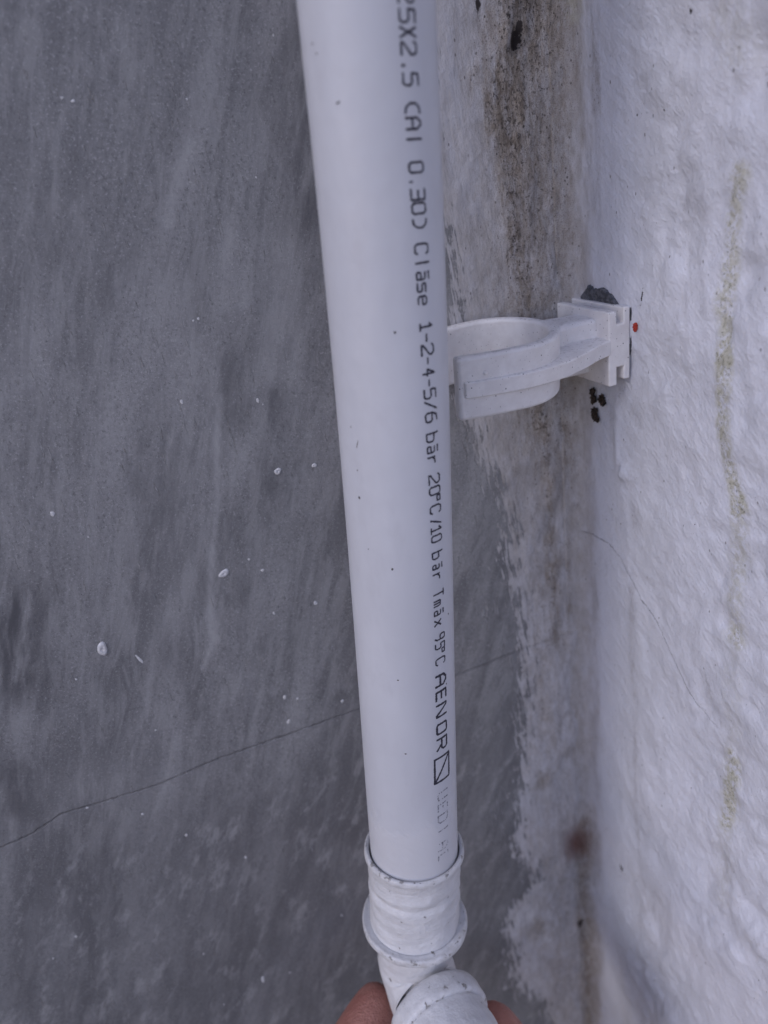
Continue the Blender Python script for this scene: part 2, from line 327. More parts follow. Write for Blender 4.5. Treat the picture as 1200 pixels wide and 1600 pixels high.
o = np.argsort(crp[:, 0]); crack = V-np.interp(A, crp[o, 0], crp[o, 1])
(u, v), = uvw([(900, 1316)], 'g'); rustw = np.exp(-((np.hypot(X-u, Yw)/5.6)**2.6+(np.abs(V-v)/8.5)**2.6))
c_on = sstep(A, crp[:, 0].min(), crp[:, 0].min()+12)*(1-sstep(A, -4, 0))*(.55+.45*sstep(fbm(A/5, A*0, 2, 8), -.3, .1))
me = grid_mesh('white_wall', X, Yw, V, dict(dirt=dirt, beige=beige, green=green, dark=dark, crack=crack, crack_on=c_on, rust=rustw))
me.flip_normals()
WW = tag(link('white_wall', me, None, WHITE), 'lumpy white painted wall on the right with a green algae streak and fine cracks', 'wall', kind='structure')

# dried drops of white paint on the grey wall
M = Mat('dried_white_paint'); M.set('Base Color', M.mix(M.ramp(M.noise(M.coord(), 2.0, 3), .4, .65), (.52, .52, .53), (.68, .68, .69))); M.set('Roughness', .45)
DROP = M.m
def blob(name, c, ru, rv, hgt, ring, mat, parent, plane='g', seed=0, rot=0.0, n=22, k=7):
    r = random.Random(seed); vs = []; fs = []
    ph = [r.uniform(0, 6.28) for _ in range(3)]
    for i in range(k+1):
        q = i/k
        for j in range(n):
            a = 2*math.pi*j/n; wv = 1+.10*math.sin(2*a+ph[0])+.07*math.sin(3*a+ph[1])+.04*math.sin(5*a+ph[2])
            if ring: hz = hgt*(math.sin(math.pi*min(1, q))**.8*(1.0 if q > .5 else .95) + .25*(1-q))
            else: hz = hgt*math.sqrt(max(0, 1-q*q))
            x = q*ru*wv*math.cos(a); z = q*rv*wv*math.sin(a)
            x, z = x*math.cos(rot)-z*math.sin(rot), x*math.sin(rot)+z*math.cos(rot)
            p = (c[0]+x, c[1]-hz-(0 if i < k else -.25), c[2]+z) if plane == 'g' else (c[0]-hz-(0 if i < k else -.25), c[1]+x, c[2]+z)
            vs.append(p)
    for i in range(k):
        for j in range(n):
            fs.append((i*n+j, i*n+(j+1) % n, (i+1)*n+(j+1) % n, (i+1)*n+j))
    me = mesh_from(vs, fs, name); return link(name, me, parent, mat)
drops = [(160, 1014, 8.5, 11, 1, 0), (350, 896, 9, 6, 1, .3), (434, 736.5, 6.2, 5.2, 1, 0), (491, 727, 4.2, 3.6, 1, 0), (82, 803, 3.3, 4.8, 0, 0), (284, 628, 2.8, 3.6, 0, 0), (403, 626, 2.8, 3.6, 0, .2), (389, 874, 2, 2, 0, 0),
         (410, 891, 2.8, 2.8, 0, 0), (493, 942, 3.4, 3.4, 1, 0), (218, 1030, 2.4, 9.5, 0, .35), (428, 958, 1.8, 3, 0, 0), (445, 1090, 3, 4, 0, -.4), (465, 1092, 2.2, 2.2, 0, 0), (451, 1128, 2.6, 4.5, 0, -.4),
         (535, 1096, 2.6, 2.6, 0, 0), (136, 1262, 2.2, 2.2, 0, 0), (223, 1272, 2.6, 2.2, 0, 0), (411, 1531, 2.6, 7.5, 0, -.05), (384, 1340, 2.4, 2.4, 0, 0), (291, 1305, 2.4, 2.4, 0, 0), (114, 158, 3.2, 2.6, 0, 0), (97, 153, 2.6, 2.0, 0, 0),
         (302, 501, 2, 1.6, 0, 0), (310, 498, 2.5, 2, 0, 0), (292, 155, 1.8, 1.8, 0, 0), (119, 1463, 2, 2, 0, 0), (400, 277, 1.5, 1.5, 0, 0), (83, 1497, 1.5, 1.5, 0, 0), (119, 1061, 1.8, 1.8, 0, 0), (411, 632, 1.3, 1.3, 0, 0), (427, 55, 1.5, 2.2, 0, 0),
         (243, 1141, 1.6, 1.6, 0, 0), (138, 839, 1.6, 1.6, 0, 0), (318, 1490, 1.6, 1.6, 0, 0), (534, 1430, 2, 1.5, 0, 0), (453, 1520, 1.6, 1.6, 0, 0), (350, 1570, 1.4, 1.4, 0, 0)]
deps = bpy.context.evaluated_depsgraph_get()
for i, (px, py, a, b_, rg, ro) in enumerate(drops):
    c = on_wall(px, py, 'g'); d = (R3.T@(c-CAM))[2]; s = d/F
    c[1] = .5*float(fbm(np.array(c[0]/60), np.array(c[2]/60), 3, 5)) + .10*float(fbm(np.array(c[0]/7), np.array(c[2]/16), 3, 9))
    o = blob('paint_drop', c, a*s, b_*s*1.12, min(a, b_)*s*.3, rg, DROP, GW, 'g', i, ro)

def ragged(name, pts, which, off, thick, mat, parent, seed=1, jit=.25, sub=5):
    """a flat chip with a ragged outline lying on a wall"""
    r = random.Random(seed); loop = []
    q = [on_wall(a, b, which, 0) for a, b in pts]; n = len(q); ax = 1 if which == 'g' else 0; oth = 1-ax
    for i in range(n):
        for k in range(sub):
            p = q[i]*(1-k/sub)+q[(i+1) % n]*(k/sub); p = p.copy(); p[oth] += r.uniform(-jit, jit); p[2] += r.uniform(-jit, jit); loop.append(p)
    cen = sum(loop)/len(loop); vs = []; N = len(loop)
    for f, h_ in ((1.0, 0), (.97, thick), (.6, thick*1.15), (.25, thick*.9)):
        for p in loop:
            x = cen+(p-cen)*f; x[ax] = -off-h_*(1+r.uniform(-.15, .15)); vs.append(x)
    fs = [(k*N+j, k*N+(j+1) % N, (k+1)*N+(j+1) % N, (k+1)*N+j) for k in range(3) for j in range(N)]; fs.append([3*N+j for j in range(N)])
    return link(name, mesh_from(vs, fs, name), parent, mat, False)

# things on the white wall near the clip
M = Mat('dark_plaster_and_shadow'); M.set('Base Color', M.mix(M.ramp(M.noise(M.coord(), .8, 4), .42, .6), (.055, .058, .068), (.12, .125, .14))); M.set('Roughness', .45); M.set('Normal', M.bump(M.noise(M.coord(), .6, 3), .4, .0006)); DARKP = M.m  # plaster patch colour, also used for the painted shadow sliver by the base
M = Mat('red_plastic'); M.set('Base Color', (.42, .035, .015)); M.set('Roughness', .4); RED = M.m
M = Mat('brown_mud'); M.set('Base Color', M.mix(M.ramp(M.noise(M.coord(), 1.5, 4), .4, .6), (.018, .011, .008), (.075, .05, .035))); M.set('Roughness', .95); M.set('Normal', M.bump(M.noise(M.coord(), 2.5, 4), 1, .0008)); MUD = M.m

# ---------------------------------------------------------------- pipe
def ppath(z):
    zz = [-260, -210, -168, -136, -66, -20, 2, 28, 80, 200]; x = [-88.5, -86, -83.0, -80.6, -75.0, -72.3, -71.2, -70.3, -69.0, -67]; y = [-41, -41, -41, -40.4, -41, -42.6, -43.5, -44.5, -47, -54]
    def it(a): 
        k = np.polyfit(zz, a, 4); return np.polyval(k, z)
    return np.array([it(x), it(y), z], float)
PR = 12.5
def frame(z):
    c = ppath(z); t = ppath(z-1)-ppath(z+1); t /= np.linalg.norm(t)
    ex = np.array([1., 0, 0]); ex -= t*ex.dot(t); ex /= np.linalg.norm(ex); ey = np.cross(t, ex); return c, t, ex, ey
def on_pipe(z, a, r=PR): c, t, ex, ey = frame(z); return c + r*(math.cos(a)*ex+math.sin(a)*ey)
def hit_pipe(px, py):
    r = R3 @ np.array([px-600, py-800, F]); r /= np.linalg.norm(r); s = 60.
    while s < 400:
        p = CAM+r*s; c = ppath(p[2]); d = math.hypot(p[0]-c[0], p[1]-c[1])
        if d < PR: break
        s += .05
    c, t, ex, ey = frame(p[2]); return p[2], math.atan2((p-c).dot(ey), (p-c).dot(ex))
pipe_root = tag(empty('water_pipe', (-83, -41, -177)), 'white plastic water pipe with black printed lettering, ending in a painted elbow held by fingers', 'pipe')
POFF = Vector(pipe_root.location)
def adopt(o, root):
    o.parent = root; o.matrix_parent_inverse = Matrix.Translation(-Vector(root.location)); return o
M = Mat('white_pipe_plastic')
co = M.coord(); c = M.mix(M.ramp(M.noise(M.coord(sc=(1, 1, .3)), .06, 3), .35, .7), (.555, .565, .60), (.60, .61, .645))
v = M.voro(M.coord(sc=(1, 1, .6)), .13); sp = M.math('MULTIPLY', M.ramp(v, .02, .05, 1, 0), M.ramp(M.noise(co, .5, 2), .45, .55)); c = M.mix(M.math('MULTIPLY', sp, .8), c, (.08, .07, .07))
sm = M.math('MULTIPLY', M.ramp(M.noise(M.coord(sc=(1, 1, .5)), .10, 5, .65), .52, .70), .3); c = M.mix(sm, c, (.5, .5, .53))
sz = M.n('ShaderNodeSeparateXYZ'); M.t.links.new(M.coord(), sz.inputs[0])
pt = M.ramp(M.math('ADD', sz.outputs['Z'], M.math('MULTIPLY', M.math('SUBTRACT', M.noise(M.coord(rot=(0, .7, 0), sc=(1, 1, .3)), .22, 4, .6), .5), 26)), -162, -156, 1, 0)
c = M.mix(M.math('MULTIPLY', pt, .6), c, (.62, .62, .64))
M.set('Base Color', c); M.set('Roughness', M.ramp(M.noise(co, .3, 4, .6), .3, .7, .34, .48))
M.set('Normal', M.bump(M.math('ADD', M.noise(co, .22, 3, .5), M.math('MULTIPLY', pt, M.math('ADD', .3, M.noise(M.coord(rot=(0, .9, 0), sc=(1, 1, .2)), .6, 4, .6)))), .3, .0006)); M.set('Subsurface Weight', .0)
PIPE = M.m
zs = np.arange(160, -198, -2.0); n = 96
vs = []; fs = []
for z in zs:
    for j in range(n): vs.append(on_pipe(z, 2*math.pi*j/n))
for i in range(len(zs)-1):
    for j in range(n): fs.append((i*n+j, i*n+(j+1) % n, (i+1)*n+(j+1) % n, (i+1)*n+j))
fs.append(list(range(n)))
tube = adopt(link('tube', mesh_from(vs, fs, 'tube'), None, PIPE), pipe_root)

# lettering: single-stroke glyphs on a 0..1 box (x right, y up), bent round the pipe
G = {
 '0': [[(0, .15), (0, .85), (.2, 1), (.8, 1), (1, .85), (1, .15), (.8, 0), (.2, 0), (0, .15)]],
 '1': [[(0, .75), (.5, 1), (.5, 0)], [(0, 0), (1, 0)]],
 '2': [[(0, .85), (.2, 1), (.8, 1), (1, .8), (1, .62), (0, .12), (0, 0), (1, 0)]],
 '3': [[(0, 1), (1, 1), (1, 0), (0, 0)], [(.15, .5), (1, .5)]],
 '4': [[(.75, 0), (.75, 1), (0, .35), (1, .35)]],
 '5': [[(1, 1), (.05, 1), (0, .55), (.75, .58), (1, .42), (1, .15), (.8, 0), (0, 0)]],
 '6': [[(.9, 1), (.3, .95), (0, .6), (0, .15), (.2, 0), (.8, 0), (1, .15), (1, .4), (.8, .55), (.05, .55)]],
 '9': [[(1, .5), (.1, .5), (0, .65), (0, .9), (.15, 1), (.85, 1), (1, .9), (1, .2), (.75, 0)]],
 'X': [[(0, 0), (1, 1)], [(0, 1), (1, 0)]],
 '.': [[(.5, 0), (.5, .14)]], '-': [[(0, .45), (1, .45)]], '/': [[(0, 0), (1, 1)]],
 '(': [[(1, 1), (.45, .95), (0, .7), (0, .3), (.45, .05), (1, 0)]], ')': [[(0, 1), (.6, .95), (1, .7), (1, .3), (.6, .05), (0, 0)]],
 'A': [[(0, 0), (0, .75), (.35, 1), (.65, 1), (1, .75), (1, 0)], [(0, .42), (1, .42)]],
 'l': [[(.5, 0), (.5, 1)]], 'I': [[(.5, 0), (.5, 1)]],
 'C': [[(1, .85), (.85, 1), (.2, 1), (0, .8), (0, .2), (.2, 0), (.85, 0), (1, .15)]],
 'a': [[(.05, .92), (.95, .92)], [(.1, .62), (.8, .62), (1, .5), (1, 0), (.15, 0), (0, .12), (.1, .3), (1, .3)]],
 's': [[(1, .62), (.1, .62), (0, .48), (.15, .34), (.85, .34), (1, .2), (.9, 0), (0, 0)]],
 'e': [[(0, .33), (1, .33), (.95, .55), (.75, .64), (.2, .64), (0, .5), (0, .12), (.2, 0), (.9, 0)]],
 'b': [[(0, 1), (0, 0), (.8, 0), (1, .14), (1, .48), (.8, .62), (0, .62)]],
 'r': [[(0, 0), (0, .62)], [(0, .4), (.5, .62), (1, .62)]],
 'T': [[(0, 1), (1, 1)], [(.5, 1), (.5, 0)]],
 'm': [[(0, 0), (0, .62), (.4, .62), (.5, .5), (.5, 0)], [(.5, .5), (.6, .62), (.9, .62), (1, .5), (1, 0)]],
 'x': [[(0, 0), (1, .62)], [(0, .62), (1, 0)]],
 'o': [[(0, .68), (0, .98), (1, .98), (1, .68), (0, .68)]],
 'E': [[(1, 1), (0, 1), (0, 0), (1, 0)], [(0, .5), (.85, .5)]],
 'N': [[(0, 0), (0, 1), (.15, 1), (.85, 0), (1, 0), (1, 1)]],
 'O': [[(0, .12), (0, .88), (.12, 1), (.88, 1), (1, .88), (1, .12), (.88, 0), (.12, 0), (0, .12)]],
 'R': [[(0, 0), (0, 1), (.85, 1), (1, .85), (1, .6), (.85, .45), (0, .45)], [(.5, .45), (1, 0)]],
 '#': [[(0, 0), (1, 0), (1, 1), (0, 1), (0, 0)], [(0, 1), (1, 0)]],
 'U': [[(0, 1), (0, .1), (.1, 0), (.9, 0), (1, .1), (1, 1)]], 'D': [[(0, 0), (0, 1), (.7, 1), (1, .8), (1, .2), (.7, 0), (0, 0)]],
}
run = [('2', -27, -2), ('5', 5, 29), ('X', 34, 52), ('2', 57, 80), ('.', 92, 98), ('5', 106, 128), ('(', 153, 171), ('A', 176, 197), ('l', 207, 215), ('0', 246, 265), ('.', 275, 281), ('3', 289, 308), ('0', 310, 330), (')', 336, 352),
       ('C', 374, 393), ('l', 401, 410), ('a', 418, 433), ('s', 436, 452), ('e', 456, 472), ('1', 501, 510), ('-', 516, 529), ('2', 532, 551), ('-', 553, 564), ('4', 570, 583), ('-', 588, 599), ('5', 602, 619), ('/', 621, 637), ('6', 639, 656),
       ('b', 671, 687), ('a', 691, 704), ('r', 708, 720), ('2', 736, 753), ('0', 755, 770), ('o', 771, 779), ('C', 784, 799), ('/', 806, 817), ('1', 820, 828), ('0', 831, 844), ('b', 857, 870), ('a', 876, 886), ('r', 891, 902),
       ('T', 918, 930), ('m', 933, 944), ('a', 948, 958), ('x', 963, 974), ('9', 986, 997), ('5', 1000, 1011), ('o', 1011, 1017), ('C', 1023, 1036)]
bold = [('A', 1050, 1069), ('E', 1075, 1091), ('N', 1096, 1117), ('O', 1126, 1144), ('R', 1149, 1169)]
logo = [('#', 1178, 1218)]
faint = [('U', 1233, 1247), ('E', 1251, 1264), ('D', 1268, 1283), ('I', 1289, 1299), ('A', 1312, 1326), ('L', 1330, 1340)]
G['L'] = [[(0, 1), (0, 0), (1, 0)]]
line_px = [(-100, 628), (0, 635), (60, 638), (185, 647), (300, 652), (440, 661), (560, 670), (650, 674), (770, 680), (880, 684), (1000, 688), (1060, 689), (1200, 691), (1250, 692), (1330, 693)]
hits = {}
for yy_ in range(-60, 1341, 50): hits[yy_] = hit_pipe(float(np.interp(yy_, [a for a, b in line_px], [b for a, b in line_px])), yy_)
hk = sorted(hits); hz = [hits[k][0] for k in hk]; ha = np.unwrap([hits[k][1] for k in hk])
ka = np.polyfit(hk, ha, 3)
def printed(name, glyphs, hgt, wd, mat, parent, dash=True, jit=.04, keep=1.0):
    vs = []; fs = []; r = random.Random(5)
    for ch, y0, y1 in glyphs:
        if y1-y0 > 9: y0 += 1.6; y1 -= 1.6
        H_ = hgt
        for st_ in G[ch]:
            pts = [(p[0], p[1]) for p in st_]; dn = []
            for a, b in zip(pts[:-1], pts[1:]):
                za, zb = np.interp([y0+(y1-y0)*a[0], y0+(y1-y0)*b[0]], hk, hz); L = math.hypot(za-zb, (a[1]-b[1])*H_); k = max(1, int(L/.25))
                for i in range(k): dn.append((a[0]+(b[0]-a[0])*i/k, a[1]+(b[1]-a[1])*i/k))
            dn.append(pts[-1]); Q = []
            for gx, gy in dn:
                yp = y0+(y1-y0)*gx; z = float(np.interp(yp, hk, hz)); arc = (gy-.5)*H_
                Q.append((z+r.uniform(-jit, jit), arc+r.uniform(-jit, jit), float(np.polyval(ka, yp))))
            base = len(vs)
            for i, (z, ar, a0) in enumerate(Q):
                i0 = max(0, i-1); i1 = min(len(Q)-1, i+1); tz, ta = Q[i1][0]-Q[i0][0], Q[i1][1]-Q[i0][1]; L = math.hypot(tz, ta) or 1
                wn = wd*(1+r.uniform(-.22, .22))/2; nz, na = -ta/L*wn, tz/L*wn
                if i == 0: z -= tz/L*wd*.4; ar -= ta/L*wd*.4
                if i == len(Q)-1: z += tz/L*wd*.4; ar += ta/L*wd*.4
                for s in (-1, 1): vs.append(on_pipe(z+s*nz, a0+SG*(ar+s*na)/PR, PR+.035))
            for i in range(len(Q)-1):
                if r.random() < keep: fs.append((base+2*i, base+2*i+1, base+2*i+3, base+2*i+2))
    return adopt_child(link(name, mesh_from(vs, fs, name), None, mat), parent)
def adopt_child(o, parent): o.parent = parent; return o      # parent tube has its mesh in world millimetres
SG = 1 if (on_pipe(-60, float(ka[-1])+.1)[0] > on_pipe(-60, float(ka[-1]))[0]) else -1
def ink(name, col, lo, hi, tr=0.0):
    M = Mat(name); M.set('Base Color', col); M.set('Roughness', .6)
    M.set('Alpha', M.ramp(M.noise(M.coord(), 3.2, 3, .7), lo, hi, tr, 1)); return M.m
INK = ink('black_print', (.022, .02, .035), .22, .34, .6); FAINT = ink('worn_print', (.12, .12, .16), .40, .62, .03)
printed('printed_lettering', run, 3.15, .43, INK, tube)
printed('printed_lettering', bold, 3.4, .62, INK, tube)
printed('printed_emblem', logo, 5.2, .62, INK, tube, jit=.02)
printed('printed_lettering', faint, 3.4, .42, FAINT, tube, keep=.7)['label'] = 'faded lettering half hidden under white paint'
# little chips and specks on the pipe
def fleck(px, py, a, b_, ro, mat, parent, seed):
    z, an = hit_pipe(px, py); r = random.Random(seed); vs = []; n_ = 10
    for j in range(n_):
        t = 2*math.pi*j/n_; q = 1+r.uniform(-.35, .35); x, y_ = a*q*math.cos(t), b_*q*math.sin(t); x, y_ = x*math.cos(ro)-y_*math.sin(ro), x*math.sin(ro)+y_*math.cos(ro)
        vs.append(on_pipe(z+y_, an+SG*x/PR, PR+.03))
    return adopt_child(link('dirt_fleck', mesh_from(vs, [list(range(n_))], 'dirt_fleck'), None, mat), parent)
for i, f in enumerate([(528, 161, .42, .16, .3), (489, 71, .16, .25, 0), (495, 86, .13, .2, 0), (617, 518, .28, .28, 0), (559, 697, .10, 1.0, -.25), (562, 782, .22, .3, 0), (613, 891, .22, .3, 0), (700, 495, .16, .4, 0), (549, 671, .12, .2, 0), (622, 1065, .25, .2, 0), (634, 1180, .25, .2, 0), (700, 955, .2, .2, 0), (697, 1065, .2, .25, 0), (559, 739, .14, .2, 0), (576, 862, .12, .15, 0)]):
    fleck(*f, MUD, tube, i)

# ---------------------------------------------------------------- painted elbow fitting
M = Mat('thick_white_paint')
co = M.coord(); n1 = M.noise(co, .18, 4, .6); c = M.mix(M.ramp(n1, .35, .7), (.60, .60, .61), (.68, .68, .69))
band = M.noise(M.coord(sc=(.3, .3, 1.6)), .28, 3, .5)
chip = M.ramp(M.math('ADD', M.noise(co, .42, 4, .6), M.math('MULTIPLY', M.attr('rim'), .10)), .685, .70)
c = M.mix(chip, c, (.25, .24, .23)); c = M.mix(M.math('MULTIPLY', M.attr('rim'), M.ramp(M.noise(co, .35, 5, .7), .40, .62, 0, .6), clamp=True), c, (.46, .445, .43))
v = M.voro(co, .45); c = M.mix(M.math('MULTIPLY', M.math('MULTIPLY', M.ramp(v, .02, .06, 1, 0), M.ramp(M.noise(co, .3, 2), .55, .6)), .7), c, (.12, .11, .1))
M.set('Base Color', c); M.set('Roughness', .45)
hgt = M.math('ADD', M.math('MULTIPLY', band, .7), M.math('ADD', M.math('MULTIPLY', n1, .8), M.math('MULTIPLY', M.noise(co, .7, 4, .6), .35)))
hgt = M.math('SUBTRACT', hgt, M.math('MULTIPLY', chip, .5))
M.set('Normal', M.bump(hgt, .7, .0010)); THICK = M.m
M = Mat('gap_dark'); M.set('Base Color', (.03, .03, .032)); M.set('Roughness', .9); GAP = M.m

def lathe(name, prof, c0, t, ex, parent, mat, n=96, wob=.12, seed=0, bend=None):
    """prof: (distance along t, radius, rim wear)"""
    t = np.array(t, float); t /= np.linalg.norm(t); ex = np.array(ex, float); ex -= t*ex.dot(t); ex /= np.linalg.norm(ex); ey = np.cross(t, ex); vs = []; fs = []; rim = []
    # densify
    pr = []
    for (a, b) in zip(prof[:-1], prof[1:]):
        L = math.hypot(a[0]-b[0], a[1]-b[1]); k = max(1, int(L/.5))
        for i in range(k): pr.append(tuple(a[q]+(b[q]-a[q])*i/k for q in range(3)))
    pr.append(prof[-1])
    for (s, r, w_) in pr:
        for j in range(n):
            a = 2*math.pi*j/n; rr = r + wob*float(vnoise(np.array(a*3.0), np.array(s*.35+seed*9), seed)) + wob*.6*math.sin(2*a+s*.1+seed)
            if j > n*.85: f = (j-n*.85)/(n*.15); rr = rr*(1-f)+(r + wob*float(vnoise(np.array(0.), np.array(s*.35+seed*9), seed)) + wob*.6*math.sin(s*.1+seed))*f
            vs.append(np.array(c0)+t*s+rr*(math.cos(a)*ex+math.sin(a)*ey)); rim.append(w_)
    K = len(pr)
    for i in range(K-1):
        for j in range(n): fs.append((i*n+j, i*n+(j+1) % n, (i+1)*n+(j+1) % n, (i+1)*n+j))
    me = mesh_from(vs, fs, name); at = me.attributes.new('rim', 'FLOAT', 'POINT'); at.data.foreach_set('value', rim)
    o = link(name, me, None, mat); 
    bm = bmesh.new(); bm.from_mesh(me); bmesh.ops.recalc_face_normals(bm, faces=bm.faces); bm.to_mesh(me); bm.free()
    return o
c, t, ex, ey = frame(-177)
EL = np.array([-89.6, -41.0, -227.5])                      # where the two arms of the elbow meet
down = EL - c; Ld = np.linalg.norm(down); down /= Ld
elbow = lathe('elbow_fitting', [(14, 11.8, 0), (Ld-9, 11.2, 0), (Ld-4, 10.9, 0)], c, down, (1, 0, 0), None, THICK, seed=3); adopt(elbow, pipe_root)
sleeve = lathe('sleeve', [(16, 12.6, 0), (1.5, 12.65, .1), (0, 12.9, .5), (-.5, 13.5, .8), (0, 14.1, .7), (1.2, 14.2, .4), (2.0, 13.7, .1), (5, 13.2, 0), (9, 13.3, 0), (11, 12.9, 0), (13, 13.4, 0), (16, 13.2, 0), (18.5, 13.5, 0), (21, 13.2, 0), (24, 13.4, 0), (26.6, 13.5, 0)], c, down, (1, 0, 0), None, THICK, wob=.35, seed=1)
adopt_child(sleeve, elbow)
collar = lathe('collar_ring', [(26.8, 13.0, 0), (26.9, 14.6, .3), (26.6, 15.2, .8), (26.8, 15.7, 1), (27.4, 15.9, 1), (28.6, 15.9, 1), (29.2, 15.5, .8), (29.3, 14.2, .3), (29.2, 10.8, 0)], c, down, (1, 0, 0), None, THICK, wob=.3, seed=2)
adopt_child(collar, elbow)
# bend: quarter torus from down to the outgoing arm
out = np.array([.07, -1, .0]); out /= np.linalg.norm(out)
me_pts = []; RB = 10.0; Kb = 18
A0 = EL-down*RB; A1 = EL+out*RB; vs = []; fs = []; n = 72; rim = []
for i in range(Kb+1):
    q = i/Kb; p = (1-q)**2*A0+2*q*(1-q)*EL+q*q*A1; tg = 2*(1-q)*(EL-A0)+2*q*(A1-EL); tg /= np.linalg.norm(tg)
    sx = np.cross(down, out); sx /= np.linalg.norm(sx); sy = np.cross(tg, sx)
    for j in range(n):
        a = 2*math.pi*j/n; r_ = 11.2+.25*math.sin(3*a+i*.4); vs.append(p+r_*(math.cos(a)*sx+math.sin(a)*sy)); rim.append(.0)
for i in range(Kb):
    for j in range(n): fs.append((i*n+j, i*n+(j+1) % n, (i+1)*n+(j+1) % n, (i+1)*n+j))
me = mesh_from(vs, fs, 'bend'); at = me.attributes.new('rim', 'FLOAT', 'POINT'); at.data.foreach_set('value', rim)
bend = link('bend', me, None, THICK); adopt_child(bend, elbow)
arm = lathe('collar_ring', [(11.0, 10.8, 0), (12.2, 13.0, .1), (13.2, 14.3, .2), (14.6, 14.7, .25), (18.4, 14.7, .35), (19.6, 14.3, .6), (20.0, 13.2, .9), (19.4, 12.4, .8)], EL, out, (1, 0, 0), None, THICK, wob=.3, seed=5); adopt_child(arm, elbow)
sl2 = lathe('sleeve', [(18.8, 12.9, .3), (20.5, 13.5, 0), (26, 13.6, 0), (34, 13.6, 0), (46, 13.5, 0), (47, 12.2, 0), (40, 11, 0)], EL, out, (1, 0, 0), None, THICK, wob=.3, seed=6); adopt_child(sl2, elbow)

# ---------------------------------------------------------------- pipe clip on the white wall
clip = tag(empty('pipe_clip', (0, -14, -50)), 'open white plastic pipe clip fixed to the white wall beside the pipe, empty and dusty', 'pipe clip')
M = Mat('dusty_white_plastic')
co = M.coord(); c = M.mix(M.ramp(M.noise(co, .25, 4, .6), .35, .7), (.76, .735, .725), (.84, .82, .81))
v = M.voro(M.coord(), .6); c = M.mix(M.math('MULTIPLY', M.math('MULTIPLY', M.ramp(v, .07, .13, 1, 0), M.ramp(M.noise(co, .35, 3, .7), .46, .56)), .9), c, (.07, .06, .055))
v = M.voro(M.coord(sc=(1.6, .8, .9)), .8); c = M.mix(M.math('MULTIPLY', M.math('MULTIPLY', M.ramp(v, .06, .12, 1, 0), M.ramp(M.noise(co, .3, 2), .38, .5)), .75), c, (.12, .10, .09))
gn = M.n('ShaderNodeNewGeometry'); sx = M.n('ShaderNodeSeparateXYZ'); M.t.links.new(gn.outputs['Normal'], sx.inputs[0])
dust = M.math('MULTIPLY', M.ramp(sx.outputs['Z'], .6, .95), M.ramp(M.noise(co, .9, 5, .7), .5, .68)); c = M.mix(M.math('MULTIPLY', dust, .5), c, (.36, .33, .31))
M.set('Base Color', c); M.set('Roughness', .5); M.set('Normal', M.bump(M.noise(co, .6, 4), .25, .0005)); CLIP = M.m
YC, AC = -16.8, 34.6
def extr(name, poly, z0, z1, parent, bev=.5, seg=3, plane='ay'):
    """poly in (distance from white wall a, y); extruded in z"""
    bm = bmesh.new(); lo = [bm.verts.new((-a*MM, y*MM, z0*MM)) for a, y in poly]; hi = [bm.verts.new((-a*MM, y*MM, z1*MM)) for a, y in poly]; n_ = len(poly)
    bm.faces.new(lo); bm.faces.new(hi)
    for i in range(n_): bm.faces.new((lo[i], lo[(i+1) % n_], hi[(i+1) % n_], hi[i]))
    bmesh.ops.recalc_face_normals(bm, faces=bm.faces); me = bpy.data.meshes.new(name); bm.to_mesh(me); bm.free()
    o = link(name, me, None, CLIP); 
    if bev:
        b = o.modifiers.new('bevel', 'BEVEL'); b.width = bev*MM; b.segments = seg; b.limit_method = 'ANGLE'; b.angle_limit = math.radians(40); b.harden_normals = True
    return o
def extr_y(name, poly, y0, y1, bev=.4):                     # poly in (a, z), extruded along the wall
    bm = bmesh.new(); lo = [bm.verts.new((-a*MM, y0*MM, z*MM)) for a, z in poly]; hi = [bm.verts.new((-a*MM, y1*MM, z*MM)) for a, z in poly]; n_ = len(poly)
    bm.faces.new(lo); bm.faces.new(hi)
    for i in range(n_): bm.faces.new((lo[i], lo[(i+1) % n_], hi[(i+1) % n_], hi[i]))
    bmesh.ops.recalc_face_normals(bm, faces=bm.faces); me = bpy.data.meshes.new(name); bm.to_mesh(me); bm.free()
    o = link(name, me, None, CLIP); b = o.modifiers.new('bevel', 'BEVEL'); b.width = bev*MM; b.segments = 3; b.limit_method = 'ANGLE'; b.harden_normals = True
    return o
Z0, Z1, ZM = -58.0, -41.9, -50.2
# base: an H-shaped rail block
bz0, bz1 = -60.0, -40.2
H_ = [(.3, bz0+.6), (2.3, bz0+.6), (2.3, bz0+4.3), (4.4, bz0+4.3), (4.4, bz0-.6), (6.9, bz0-.6), (6.9, bz1-.6), (4.4, bz1-.6), (4.4, bz1-4.0), (2.3, bz1-4.0), (2.3, bz1), (.3, bz1)]
base = adopt(extr_y('base_block', H_, -26.3, -1.2, .45), clip)
# raised foot under the front plate and the stub between plate and ring
stub = adopt(extr('neck', [(6.0, -21), (10, -20.4), (14.5, -20.0), (19, -22), (19, -7.5), (10, -9), (6.0, -9)], ZM, -43.0, clip, 1.6, 5), clip)
adopt(extr('neck', [(6.0, -17), (19, -17), (19, -9), (6.0, -9)], -58.5, ZM-.5, clip, .8, 3), clip)
